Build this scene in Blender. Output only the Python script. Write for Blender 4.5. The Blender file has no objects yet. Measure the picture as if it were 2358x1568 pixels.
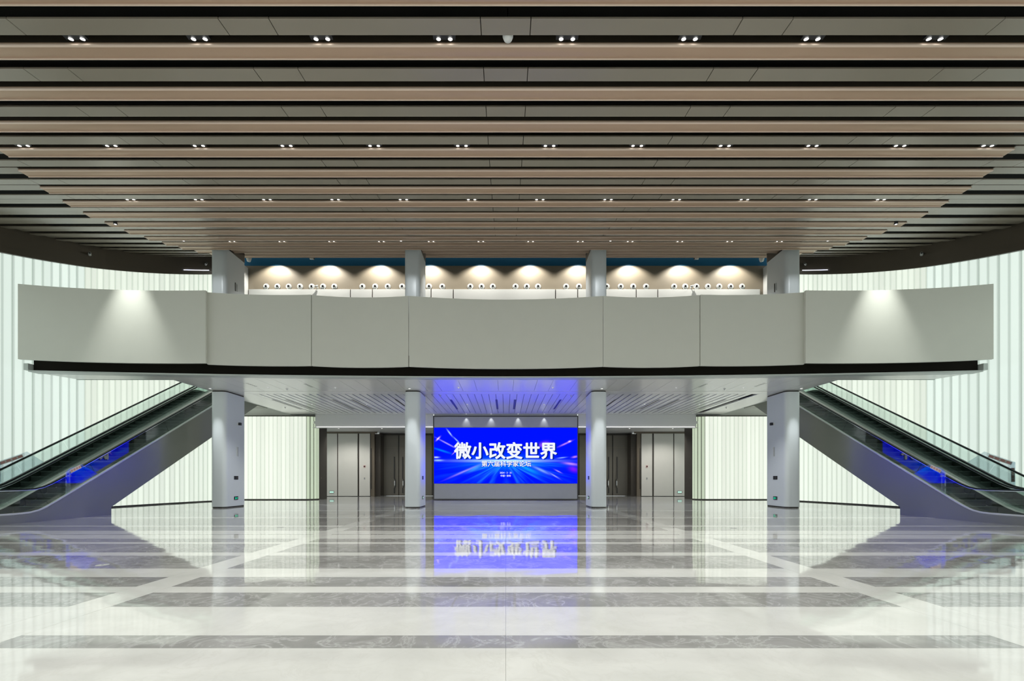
import bpy, bmesh, math, random
from mathutils import Vector, Matrix
random.seed(7)
S = bpy.context.scene
COL = S.collection
PI = math.pi

# ------------------------------------------------------------------ camera
# photograph taken as 2358x1568; principal point (1164.5, 1100), focal 1048 px (16 mm on 36 mm)
F, CX, HY, HC = 1048.0, 1164.5, 1100.0, 1.4
cam_d = bpy.data.cameras.new('camera')
cam_d.lens = 16.0; cam_d.sensor_width = 36.0; cam_d.sensor_fit = 'HORIZONTAL'
cam_d.shift_x = (1179 - CX) / 2358.0
cam_d.shift_y = (HY - 784) / 2358.0
cam_d.clip_end = 300
cam = bpy.data.objects.new('camera', cam_d); COL.objects.link(cam)
cam.location = (0, 0, HC); cam.rotation_euler = (PI / 2, 0, 0)
S.camera = cam

# ------------------------------------------------------------------ world, exposure
w = bpy.data.worlds.new('world'); S.world = w; w.use_nodes = True
w.node_tree.nodes['Background'].inputs[0].default_value = (0.80, 0.86, 0.83, 1)
w.node_tree.nodes['Background'].inputs[1].default_value = 1.4
S.view_settings.view_transform = 'Standard'; S.view_settings.look = 'None'
S.view_settings.exposure = 0.0; S.view_settings.gamma = 1.0
S.view_settings.use_curve_mapping = False
S.cycles.max_bounces = 5; S.cycles.diffuse_bounces = 3; S.cycles.glossy_bounces = 3
S.cycles.use_adaptive_sampling = True; S.cycles.adaptive_threshold = 0.06; S.cycles.adaptive_min_samples = 16
S.cycles.transparent_max_bounces = 20; S.cycles.transmission_bounces = 6
S.cycles.sample_clamp_indirect = 4.0
S.cycles.caustics_reflective = False; S.cycles.caustics_refractive = False

P_CEIL = 285.0        # watts of one twin downlight in the ceiling
GLOW = 0.94           # backlit glass planks
SCREEN = 1.0          # LED screen

# ------------------------------------------------------------------ helpers
def px(x, y, d):                      # point on the plane at depth d under photo pixel (x, y)
    return Vector(((x - CX) * d / F, d, HC + (HY - y) * d / F))
def pX(x, d): return (x - CX) * d / F
def pZ(y, d): return HC + (HY - y) * d / F

class MB:
    def __init__(s): s.v = []; s.f = []
    def quad(s, a, b, c, d):
        n = len(s.v); s.v += [tuple(a), tuple(b), tuple(c), tuple(d)]; s.f.append((n, n+1, n+2, n+3))
    def box(s, x0, x1, y0, y1, z0, z1):
        if x0 > x1: x0, x1 = x1, x0
        n = len(s.v)
        s.v += [(x0,y0,z0),(x1,y0,z0),(x1,y1,z0),(x0,y1,z0),(x0,y0,z1),(x1,y0,z1),(x1,y1,z1),(x0,y1,z1)]
        for q in ((0,3,2,1),(4,5,6,7),(0,1,5,4),(1,2,6,5),(2,3,7,6),(3,0,4,7)):
            s.f.append(tuple(n+i for i in q))
        return s
    def prism(s, prof, a, b):         # prof: list of 2D points -> two rings via fn a(p), b(p)
        n = len(s.v); m = len(prof)
        s.v += [tuple(a(p)) for p in prof] + [tuple(b(p)) for p in prof]
        for i in range(m):
            j = (i+1) % m
            s.f.append((n+i, n+j, n+m+j, n+m+i))
        s.f.append(tuple(n+i for i in reversed(range(m)))); s.f.append(tuple(n+m+i for i in range(m)))
        return s
    def sweep(s, rings, closed=True, cap=True):
        n = len(s.v); m = len(rings[0])
        for r in rings: s.v += [tuple(p) for p in r]
        for k in range(len(rings)-1):
            for i in range(m if closed else m-1):
                j = (i+1) % m
                s.f.append((n+k*m+i, n+k*m+j, n+(k+1)*m+j, n+(k+1)*m+i))
        if cap and closed:
            s.f.append(tuple(n+i for i in reversed(range(m))))
            e = n+(len(rings)-1)*m
            s.f.append(tuple(e+i for i in range(m)))
        return s
    def cyl(s, c, axis, r, h, seg=20, r2=None):
        r2 = r if r2 is None else r2
        A = Vector(axis).normalized()
        U = A.orthogonal().normalized(); W = A.cross(U)
        c = Vector(c)
        ring = lambda rr, o: [c + A*o + (U*math.cos(t)+W*math.sin(t))*rr for t in [2*PI*i/seg for i in range(seg)]]
        return s.sweep([ring(r, 0), ring(r2, h)])
    def lathe(s, c, axis, prof, seg=24):   # prof: (radius, offset)
        A = Vector(axis).normalized(); U = A.orthogonal().normalized(); W = A.cross(U); c = Vector(c)
        rings = [[c + A*o + (U*math.cos(t)+W*math.sin(t))*max(r, 1e-4) for t in [2*PI*i/seg for i in range(seg)]] for r, o in prof]
        return s.sweep(rings, cap=False)
    def mesh(s, name, smooth=False, bevel=0):
        me = bpy.data.meshes.new(name); me.from_pydata(s.v, [], s.f)
        bm = bmesh.new(); bm.from_mesh(me)
        bmesh.ops.recalc_face_normals(bm, faces=bm.faces)
        if bevel:
            bmesh.ops.bevel(bm, geom=list(bm.edges), offset=bevel, segments=2, profile=0.5, affect='EDGES')
        bm.to_mesh(me); bm.free()
        if smooth:
            for p in me.polygons: p.use_smooth = True
        return me
    def build(s, name, mat, parent=None, smooth=False, bevel=0):
        return add(name, s.mesh(name, smooth, bevel), mat, parent)

def add(name, me, mat, parent=None):
    if mat and not me.materials: me.materials.append(mat)
    o = bpy.data.objects.new(name, me); COL.objects.link(o)
    if parent: o.parent = parent
    return o
def bx(name, mat, parent, x0, x1, y0, y1, z0, z1, bevel=0):
    return MB().box(x0, x1, y0, y1, z0, z1).build(name, mat, parent, bevel=bevel)
def tag(o, label, cat, group=None):
    o['label'] = label; o['category'] = cat
    if group: o['group'] = group
    return o
def struct(o, label=None):
    o['kind'] = 'structure'
    if label: o['label'] = label
    return o
def thing(name, label, cat, loc=(0,0,0), group=None):
    o = bpy.data.objects.new(name, None); COL.objects.link(o); o.location = loc; o.empty_display_size = .2
    return tag(o, label, cat, group)
def smooth_by_angle(me, ang=0.6):
    bm = bmesh.new(); bm.from_mesh(me)
    for f in bm.faces: f.smooth = True
    for e in bm.edges:
        if len(e.link_faces) == 2 and e.calc_face_angle(0) > ang: e.smooth = False
    bm.to_mesh(me); bm.free()
    return me
def spot(name, loc, target, power, angle, blend=.6, color=(1,1,1), radius=.06, parent=None):
    l = bpy.data.lights.new(name, 'SPOT'); l.energy = power; l.spot_size = math.radians(angle); l.spot_blend = blend
    l.color = color; l.shadow_soft_size = radius
    o = bpy.data.objects.new(name, l); COL.objects.link(o)
    o.location = loc
    o.rotation_euler = (Vector(target) - Vector(loc)).to_track_quat('-Z', 'Y').to_euler()
    if parent:
        o.parent = parent; o.matrix_parent_inverse = Matrix.Translation(parent.location).inverted()
    return o

# ------------------------------------------------------------------ materials
def mat(name, col, rough=.5, metal=0.0, spec=.5, emit=None, estr=0, var=0, vscale=6, bump=0, bscale=20):
    m = bpy.data.materials.new(name); m.use_nodes = True
    nt = m.node_tree; b = nt.nodes['Principled BSDF']
    b.inputs['Base Color'].default_value = (*col, 1); b.inputs['Roughness'].default_value = rough
    b.inputs['Metallic'].default_value = metal; b.inputs['Specular IOR Level'].default_value = spec
    if emit:
        b.inputs['Emission Color'].default_value = (*emit, 1); b.inputs['Emission Strength'].default_value = estr
    if var or bump:
        tc = nt.nodes.new('ShaderNodeTexCoord')
        n = nt.nodes.new('ShaderNodeTexNoise'); n.inputs['Scale'].default_value = vscale; n.inputs['Detail'].default_value = 4
        nt.links.new(tc.outputs['Object'], n.inputs['Vector'])
        if var:
            r = nt.nodes.new('ShaderNodeMapRange')
            r.inputs['To Min'].default_value = 1 - var; r.inputs['To Max'].default_value = 1 + var
            nt.links.new(n.outputs['Fac'], r.inputs['Value'])
            mx = nt.nodes.new('ShaderNodeVectorMath'); mx.operation = 'SCALE'
            mx.inputs[0].default_value = col
            nt.links.new(r.outputs[0], mx.inputs['Scale']); nt.links.new(mx.outputs[0], b.inputs['Base Color'])
        if bump:
            n2 = nt.nodes.new('ShaderNodeTexNoise'); n2.inputs['Scale'].default_value = bscale
            nt.links.new(tc.outputs['Object'], n2.inputs['Vector'])
            bp = nt.nodes.new('ShaderNodeBump'); bp.inputs['Strength'].default_value = 1; bp.inputs['Distance'].default_value = bump
            nt.links.new(n2.outputs['Fac'], bp.inputs['Height']); nt.links.new(bp.outputs[0], b.inputs['Normal'])
    return m
def emis(name, col, s):
    m = bpy.data.materials.new(name); m.use_nodes = True; nt = m.node_tree
    nt.nodes.remove(nt.nodes['Principled BSDF'])
    e = nt.nodes.new('ShaderNodeEmission'); e.inputs[0].default_value = (*col, 1); e.inputs[1].default_value = s
    nt.links.new(e.outputs[0], nt.nodes['Material Output'].inputs[0])
    return m

class NG:                            # tiny expression builder for shader maths
    def __init__(s, nt): s.nt = nt
    def _in(s, sock, v):
        if hasattr(v, 'is_output'): s.nt.links.new(v, sock)
        else: sock.default_value = v
    def m(s, op, a, b=0.0, c=0.0, clamp=False):
        n = s.nt.nodes.new('ShaderNodeMath'); n.operation = op; n.use_clamp = clamp
        s._in(n.inputs[0], a); s._in(n.inputs[1], b); s._in(n.inputs[2], c)
        return n.outputs[0]
    def add(s, a, b): return s.m('ADD', a, b)
    def sub(s, a, b): return s.m('SUBTRACT', a, b)
    def mul(s, a, b): return s.m('MULTIPLY', a, b)
    def gauss(s, x, w):              # exp(-(x/w)^2)
        q = s.mul(x, 1.0 / w)
        return s.m('EXPONENT', s.mul(s.mul(q, q), -1.0))
    def scale(s, col, k):
        n = s.nt.nodes.new('ShaderNodeVectorMath'); n.operation = 'SCALE'
        s._in(n.inputs[0], col); s._in(n.inputs['Scale'], k); return n.outputs[0]
    def vadd(s, a, b):
        n = s.nt.nodes.new('ShaderNodeVectorMath'); n.operation = 'ADD'
        s._in(n.inputs[0], a); s._in(n.inputs[1], b); return n.outputs[0]
    def noise(s, vec, scale, detail=4, dist=0, rough=.5):
        n = s.nt.nodes.new('ShaderNodeTexNoise'); n.inputs['Scale'].default_value = scale
        n.inputs['Detail'].default_value = detail; n.inputs['Distortion'].default_value = dist
        n.inputs['Roughness'].default_value = rough
        s.nt.links.new(vec, n.inputs['Vector']); return n
    def ramp(s, fac, stops):
        n = s.nt.nodes.new('ShaderNodeValToRGB'); s.nt.links.new(fac, n.inputs[0])
        el = n.color_ramp.elements
        while len(el) < len(stops): el.new(.5)
        for e, (p, c) in zip(el, stops): e.position = p; e.color = (*c, 1)
        return n.outputs[0]
    def comb(s, x, y, z):
        n = s.nt.nodes.new('ShaderNodeCombineXYZ')
        for i, v in enumerate((x, y, z)): s._in(n.inputs[i], v)
        return n.outputs[0]

def marble(name, base, vein_col, lo, hi, vein_amt, rough):
    m = bpy.data.materials.new(name); m.use_nodes = True; nt = m.node_tree; g = NG(nt)
    b = nt.nodes['Principled BSDF']; tc = nt.nodes.new('ShaderNodeTexCoord')
    mp = nt.nodes.new('ShaderNodeMapping'); mp.inputs['Rotation'].default_value = (0, 0, .5)
    nt.links.new(tc.outputs['Object'], mp.inputs[0]); v = mp.outputs[0]
    cloud = g.noise(v, 1.1, 6, .6, .6)
    c1 = g.ramp(cloud.outputs['Fac'], [(.3, lo), (.7, hi)])
    n1 = g.noise(v, 2.6, 6, 1.2, .6)           # veins where the noise crosses one half
    ve = g.m('ABSOLUTE', g.sub(n1.outputs['Fac'], .5))
    ve = g.m('POWER', g.m('SUBTRACT', 1.0, g.mul(ve, 13.0), clamp=True), 3.0)
    n2 = g.noise(v, .8, 2, 0, .5)
    ve = g.mul(g.mul(ve, vein_amt), g.m('MULTIPLY', n2.outputs['Fac'], 1.5, clamp=True))
    mx = nt.nodes.new('ShaderNodeMix'); mx.data_type = 'RGBA'
    nt.links.new(ve, mx.inputs['Factor']); nt.links.new(c1, mx.inputs['A']); mx.inputs['B'].default_value = (*vein_col, 1)
    nt.links.new(mx.outputs['Result'], b.inputs['Base Color'])
    b.inputs['Roughness'].default_value = rough; b.inputs['IOR'].default_value = 1.6
    wv = g.noise(tc.outputs['Object'], 1.3, 1, 0, .4)  # polished stone is never quite flat
    bp = nt.nodes.new('ShaderNodeBump'); bp.inputs['Strength'].default_value = 1; bp.inputs['Distance'].default_value = .0035
    nt.links.new(wv.outputs['Fac'], bp.inputs['Height']); nt.links.new(bp.outputs[0], b.inputs['Normal'])
    return m

def plank_mat(name, col, edge, w):
    # translucent glass plank lit from behind; the folded flanges at both edges pass less light
    m = bpy.data.materials.new(name); m.use_nodes = True; nt = m.node_tree; g = NG(nt)
    b = nt.nodes['Principled BSDF']; tc = nt.nodes.new('ShaderNodeTexCoord')
    sp = nt.nodes.new('ShaderNodeSeparateXYZ'); nt.links.new(tc.outputs['Object'], sp.inputs[0])
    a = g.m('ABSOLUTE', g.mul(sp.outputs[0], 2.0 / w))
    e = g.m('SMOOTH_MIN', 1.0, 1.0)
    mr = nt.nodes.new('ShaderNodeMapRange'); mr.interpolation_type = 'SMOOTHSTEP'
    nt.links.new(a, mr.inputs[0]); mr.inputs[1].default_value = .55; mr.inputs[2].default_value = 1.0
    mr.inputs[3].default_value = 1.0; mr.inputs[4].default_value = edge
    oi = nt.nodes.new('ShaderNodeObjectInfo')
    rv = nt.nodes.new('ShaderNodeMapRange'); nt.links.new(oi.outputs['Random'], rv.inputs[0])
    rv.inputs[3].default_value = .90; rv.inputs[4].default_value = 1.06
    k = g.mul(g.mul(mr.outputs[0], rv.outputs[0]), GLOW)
    b.inputs['Base Color'].default_value = (.25, .28, .26, 1); b.inputs['Roughness'].default_value = .25
    b.inputs['Emission Color'].default_value = (*col, 1); nt.links.new(k, b.inputs['Emission Strength'])
    return m

def glass_mat(name, tint, refl=.10, rough=.02):
    m = bpy.data.materials.new(name); m.use_nodes = True; nt = m.node_tree
    nt.nodes.remove(nt.nodes['Principled BSDF'])
    t = nt.nodes.new('ShaderNodeBsdfTransparent'); t.inputs[0].default_value = (*tint, 1)
    gl = nt.nodes.new('ShaderNodeBsdfGlossy'); gl.inputs['Roughness'].default_value = rough
    fr = nt.nodes.new('ShaderNodeLayerWeight'); fr.inputs[0].default_value = .5
    pw = nt.nodes.new('ShaderNodeMath'); pw.operation = 'POWER'; pw.inputs[1].default_value = 4.0; nt.links.new(fr.outputs['Facing'], pw.inputs[0])
    ad = nt.nodes.new('ShaderNodeMath'); ad.operation = 'MULTIPLY_ADD'; ad.use_clamp = True
    ad.inputs[1].default_value = .8; ad.inputs[2].default_value = refl; nt.links.new(pw.outputs[0], ad.inputs[0])
    mx = nt.nodes.new('ShaderNodeMixShader'); nt.links.new(ad.outputs[0], mx.inputs[0])
    nt.links.new(t.outputs[0], mx.inputs[1]); nt.links.new(gl.outputs[0], mx.inputs[2])
    nt.links.new(mx.outputs[0], nt.nodes['Material Output'].inputs[0])
    return m

M = {}
M['marble_light'] = marble('marble_light', None, (.62,.62,.58), (.66,.67,.64), (.80,.81,.78), .30, .05)
M['marble_dark'] = marble('marble_dark', None, (.66,.67,.66), (.25,.25,.24), (.42,.42,.41), .6, .04)
M['marble_mid'] = marble('marble_mid', None, (.66,.66,.64), (.46,.47,.45), (.58,.59,.57), .3, .05)
M['fascia'] = mat('fascia_satin', (.74,.75,.68), .40, var=.02, vscale=2)
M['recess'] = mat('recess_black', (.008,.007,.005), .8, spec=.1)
M['lip'] = mat('lip_metal', (.50,.54,.52), .35)
M['soffit'] = mat('soffit_metal', (.80,.80,.77), .20, spec=.7)
M['soffit_dark'] = mat('soffit_void', (.03,.03,.03), .7)
M['panel'] = mat('ceiling_panel', (.29,.255,.20), .26, spec=.6)
M['baffle'] = mat('baffle_bronze', (.54,.375,.26), .34, metal=.2)
M['baffle_highlight'] = mat('baffle_highlight', (.80,.64,.52), .3)  # paler pink that paints the bright highlight along the baffle edges
M['baffle_web'] = mat('baffle_web', (.055,.045,.032), .35)
M['void'] = mat('ceiling_void', (.006,.006,.005), .9)
M['band'] = mat('ceiling_band', (.065,.052,.034), .45)
M['column'] = mat('column_paint', (.70,.74,.76), .33)
M['collar'] = mat('column_collar', (.05,.04,.03), .4)
M['dark_trim'] = mat('dark_trim', (.04,.035,.028), .4)
M['black'] = mat('black_plastic', (.012,.012,.014), .4)
M['white'] = mat('white_paint', (.72,.73,.72), .4)
M['whitewall'] = mat('white_plaster', (.78,.80,.76), .6)
M['doorpanel'] = mat('door_wall_panel', (.68,.67,.62), .35, var=.03, vscale=3)
M['bronze'] = mat('bronze_metal', (.17,.14,.105), .35, metal=.4)
M['doorleaf'] = mat('door_leaf', (.15,.138,.112), .38, metal=.3)
M['brown'] = mat('dark_brown_panel', (.045,.037,.028), .45)
M['stone'] = mat('grey_stone', (.46,.47,.47), .35, var=.06, vscale=2.5)
M['blue'] = mat('blue_wall', (.004,.12,.24), .5)
M['taupe'] = mat('taupe_wall', (.27,.23,.175), .45, var=.04, vscale=1)
M['cladding'] = mat('escalator_cladding', (.285,.29,.26), .30, metal=.5)
M['deck'] = mat('escalator_deck', (.80,.82,.80), .3, metal=.35)
M['skirt'] = mat('escalator_skirt', (.02,.028,.025), .35)
M['step'] = mat('escalator_step', (.03,.038,.036), .45)
M['nosing'] = mat('step_nosing', (.17,.19,.19), .4)
M['rubber'] = mat('handrail_rubber', (.006,.012,.014), .5, spec=.25)
M['glass'] = glass_mat('balustrade_glass', (.90,.955,.935), .07)
M['acrylic'] = glass_mat('acrylic', (.88,.92,.95), .10)
M['lamp'] = emis('lamp_lens', (1,1,.96), 5)
M['softlamp'] = emis('soft_lens', (1,1,.97), 1.6)
M['strip'] = emis('strip_light', (1,.98,.95), 1.6)
M['bluestrip'] = emis('blue_strip_light', (.75,.78,1), 2.5)
M['green'] = emis('exit_green', (.02,.75,.42), 1.0)
M['palegreen'] = emis('exit_pale', (.55,.9,.75), .9)
M['red'] = mat('red_print', (.75,.40,.37), .5)
M['sticker'] = mat('white_sticker', (.85,.80,.78), .5)
M['chrome'] = mat('chrome', (.75,.77,.78), .12, metal=1)

# ================================================================== FLOOR
XF = 24.0
floor = struct(bx('floor', M['marble_light'], None, -XF, XF, -9, 38, -.25, -.012))
floor['label'] = 'polished marble floor with grey cross bands'
bands = [  # (near edge, far edge, dark?)
 (-9, 1.9, 0), (1.9, 2.2, 1), (2.2, 3.74, 0), (3.74, 4.04, 1), (4.04, 4.94, 0), (4.94, 5.55, 1), (5.55, 5.85, 0), (5.85, 6.42, 1), (6.42, 7.02, 0),
 (7.02, 8.18, 1), (8.18, 8.53, 0), (8.53, 9.63, 1), (9.63, 9.90, 0), (9.90, 10.45, 1), (10.45, 11.18, 0), (11.18, 11.29, 1), (11.29, 12.02, 0),
 (12.02, 13.0, 1), (13.0, 13.36, 0), (13.36, 15.8, 1), (15.8, 16.1, 0), (16.1, 19.2, 1), (19.2, 19.4, 0), (19.4, 23.6, 1), (23.6, 23.8, 0), (23.8, 37.9, 1)]
LB0, LB1 = 4.30, 4.75               # the pale lengthwise bands
g = .0012
for (a, b, dk) in bands:
    m = M['marble_dark'] if dk else M['marble_light']
    cuts = [(-XF, -12.6), (-12.6, -8.6), (-8.6, -LB1), (-LB0, 0), (0, LB0), (LB1, 8.6), (8.6, 12.6), (12.6, XF)]
    if a > 13: cuts = [(-XF, -LB1), (-LB0, LB0), (LB1, XF)]
    for (x0, x1) in cuts:
        bx('stone_slab', m, floor, x0 + g, x1 - g, a + g, b - g, -.012, 0)
for s in (-1, 1):
    y = -9
    while y < 37.5:
        x0, x1 = sorted((s*LB0, s*LB1))
        bx('stone_slab', M['marble_light'] if y < 9.5 else M['marble_mid'], floor, x0 + g, x1 - g, y + g, min(y + 3.6, 37.9) - g, -.012, 0)
        y += 3.6

# ================================================================== CEILING
def hc(d):                           # height of the rising ceiling above the floor
    t = max(d, 1.7) - 7.37
    return HC + 7.434 + .1045*t + .0091*t*t
def wallX(d):                        # side wall in plan (positive side)
    return 18.7 if d <= 20 else 18.7 - 1.9*((min(d, 28.8) - 20)/8.8)**1.5
PITCH = 1.035
ceil_bm = MB()
ds = [-9] + [i*1.0 for i in range(2, 30)]
rows = []
for d in ds:
    z = hc(d) + .55; X = wallX(d) + 1.0
    rows.append([(-X, d, z), (X, d, z), (X, d, z + .2), (-X, d, z + .2)])
ceil_bm.sweep(rows)
ceiling = struct(ceil_bm.build('ceiling', M['void']), 'dark ceiling void above bronze baffles and grey panels')
def endX(d):                         # where the bronze baffles stop
    pts = [(-9, 9), (8.9, 10.8), (9.8, 11.6), (10.84, 12.2), (11.86, 12.8), (12.88, 13.3), (13.9, 13.65), (14.9, 14.0), (15.9, 14.2), (17, 14.4), (20, 14.6), (30, 14.6)]
    for (a, b), (c, e) in zip(pts, pts[1:]):
        if a <= d <= c: return b + (e-b)*(d-a)/(c-a)
    return 14.6
for k in range(-9, 21):
    d0 = 7.37 + PITCH*k
    p0, p1 = d0, d0 + .31
    XW = wallX(d0) - .12
    if p1 < 24.7:
        if 0 <= k <= 11:
            edges = [-XW]
            for c in (-12.75, -8.5, -4.25, 0, 4.25, 8.5, 12.75): edges += [c - .41, c + .41]
            edges.append(XW)
        else:
            edges = [-XW, 0, XW]
        for a, b in zip(edges, edges[1:]):
            mb = MB(); za, zb = hc(p0), hc(p1)
            x0, x1 = a + .007, b - .007
            mb.sweep([[(x0,p0,za),(x1,p0,za),(x1,p0,za+.03),(x0,p0,za+.03)], [(x0,p1,zb),(x1,p1,zb),(x1,p1,zb+.03),(x0,p1,zb+.03)]])
            mb.build('ceiling_panel', M['panel'], ceiling)
    b0, b1 = d0 + .51, d0 + .775
    XE = endX(b0)
    if b1 < 24.7:
        z = hc(b0)
        # bronze trough: rounded lower edges
        r = .05
        prof = [(b0, z+.045), (b0, z+.04)] + [(b0 + .04 - .04*math.cos(t), z + .04 - .04*math.sin(t)) for t in (.5, 1.0, 1.35)] + \
               [(b0 + .04, z), (b1 - .03, z + .004), (b1, z + .02), (b1, z + .045)]
        me = MB().prism(prof, lambda p: (-XE, p[0], p[1]), lambda p: (XE, p[0], p[1])).mesh('baffle')
        bf = add('baffle', smooth_by_angle(me, .7), M['baffle'], ceiling)
        bx('baffle_web', M['baffle_web'], bf, -XE, XE, b0 + .012, b1 - .012, z + .046, z + .42)
        bx('edge_highlight', M['baffle_highlight'], bf, -XE, XE, b0 - .012, b0 + .028, z - .012, z + .012)  # lamp highlight on the edge, painted as a paler strip
        bx('edge_highlight', M['baffle_highlight'], bf, -XE, XE, b1 - .012, b1 + .006, z - .010, z + .03)
        for s in (-1, 1):
            x0, x1 = sorted((s*(XE + .02), s*XW))
            mb = MB(); za, zb = hc(b0) + .06, hc(b1) + .06
            mb.sweep([[(x0,b0-.02,za),(x1,b0-.02,za),(x1,b0-.02,za+.03),(x0,b0-.02,za+.03)], [(x0,b1+.04,zb),(x1,b1+.04,zb),(x1,b1+.04,zb+.03),(x0,b1+.04,zb+.03)]])
            mb.build('infill_panel', M['panel'], ceiling)

# twin downlights in the slots
house_me = MB().box(-.19, .19, -.045, .045, .04, .16).mesh('housing'); house_me.materials.append(M['black'])
lens_me = MB().cyl((0,.03,.034), (0,-.25,1), .036, .004, 18).mesh('lens'); lens_me.materials.append(M['lamp'])
ROWLAB = {-6: 'over the front floor, two lit slots before the dome detector', -3: 'over the front floor, one lit slot before the dome detector', 0: 'in the ceiling slot that holds the dome detector', 3: 'in the first lit slot beyond the dome detector', 6: 'in the second lit slot beyond the dome detector', 11: 'in the lit slot just before the column tops', 14: 'in the last lit slot, beyond the column tops'}
for k, n in ((-6, 4), (-3, 4), (0, 4), (3, 6), (6, 6), (11, 6), (14, 6)):
    d = 7.37 + PITCH*k + .40
    for i in range(n):
        for s in (-1, 1):
            x = s*(1.05 + 2.1*i)
            t = thing('twin_downlight', 'pair of small round downlights ' + ROWLAB[k], 'downlight', (x, d, hc(d)), 'twin downlights ' + ROWLAB[k])
            add('housing', house_me, None, t)
            for q in (-.10, .10):
                o = add('lens', lens_me, None, t); o.location = (q, 0, 0)
            spot('downlight_beam', (x, d, hc(d) - .01), (x, d, 0), P_CEIL, 76, .7, (1, .985, .94), .05, t)

# dome detector
dome = thing('dome_detector', 'white half dome detector in the ceiling slot with the nearest downlights', 'detector', (pX(1169.5, 7.76), 7.76, hc(7.76) + .045))
MB().lathe((0,0,0), (0,0,-1), [(.085, 0), (.083, .02), (.07, .05), (.045, .072), (.0, .08)], 20).build('dome', M['white'], dome, True)
MB().cyl((0,0,-.002), (0,0,1), .09, .015, 24).build('base_ring', M['white'], dome); MB().cyl((0,0,.0131), (0,0,1), .02, .45, 10).build('stem', M['black'], dome)

# ================================================================== SIDE WALLS OF BACKLIT GLASS PLANKS
def plank_mesh(w):
    h = w/2 - .012
    prof = [(-h, 0), (-h, -.03), (-h + .012, -.045), (h - .012, -.045), (h, -.03), (h, 0)]
    return MB().prism(prof, lambda p: (p[0], p[1], 0), lambda p: (p[0], p[1], 1)).mesh('glass_plank')
PLK = {}
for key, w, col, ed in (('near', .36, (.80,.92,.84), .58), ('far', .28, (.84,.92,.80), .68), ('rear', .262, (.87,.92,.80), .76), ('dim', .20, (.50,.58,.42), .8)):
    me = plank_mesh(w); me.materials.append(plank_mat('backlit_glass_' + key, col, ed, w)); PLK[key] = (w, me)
M['wallback'] = mat('plank_joint', (.10,.13,.11), .6, emit=(.40,.50,.42), estr=.55)
def plank_at(wall, key, p, q, z0, z1, side):
    w, me = PLK[key]
    mid = (Vector(p) + Vector(q))/2; dr = (Vector(q) - Vector(p)).normalized()
    o = add('glass_plank', me, None, wall)
    ang = math.atan2(dr.y, dr.x)
    if side > 0: ang += PI
    # local -y faces the hall
    o.location = (mid.x, mid.y, z0); o.rotation_euler = (0, 0, ang); o.scale = (1, 1, z1 - z0)
    return o
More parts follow.
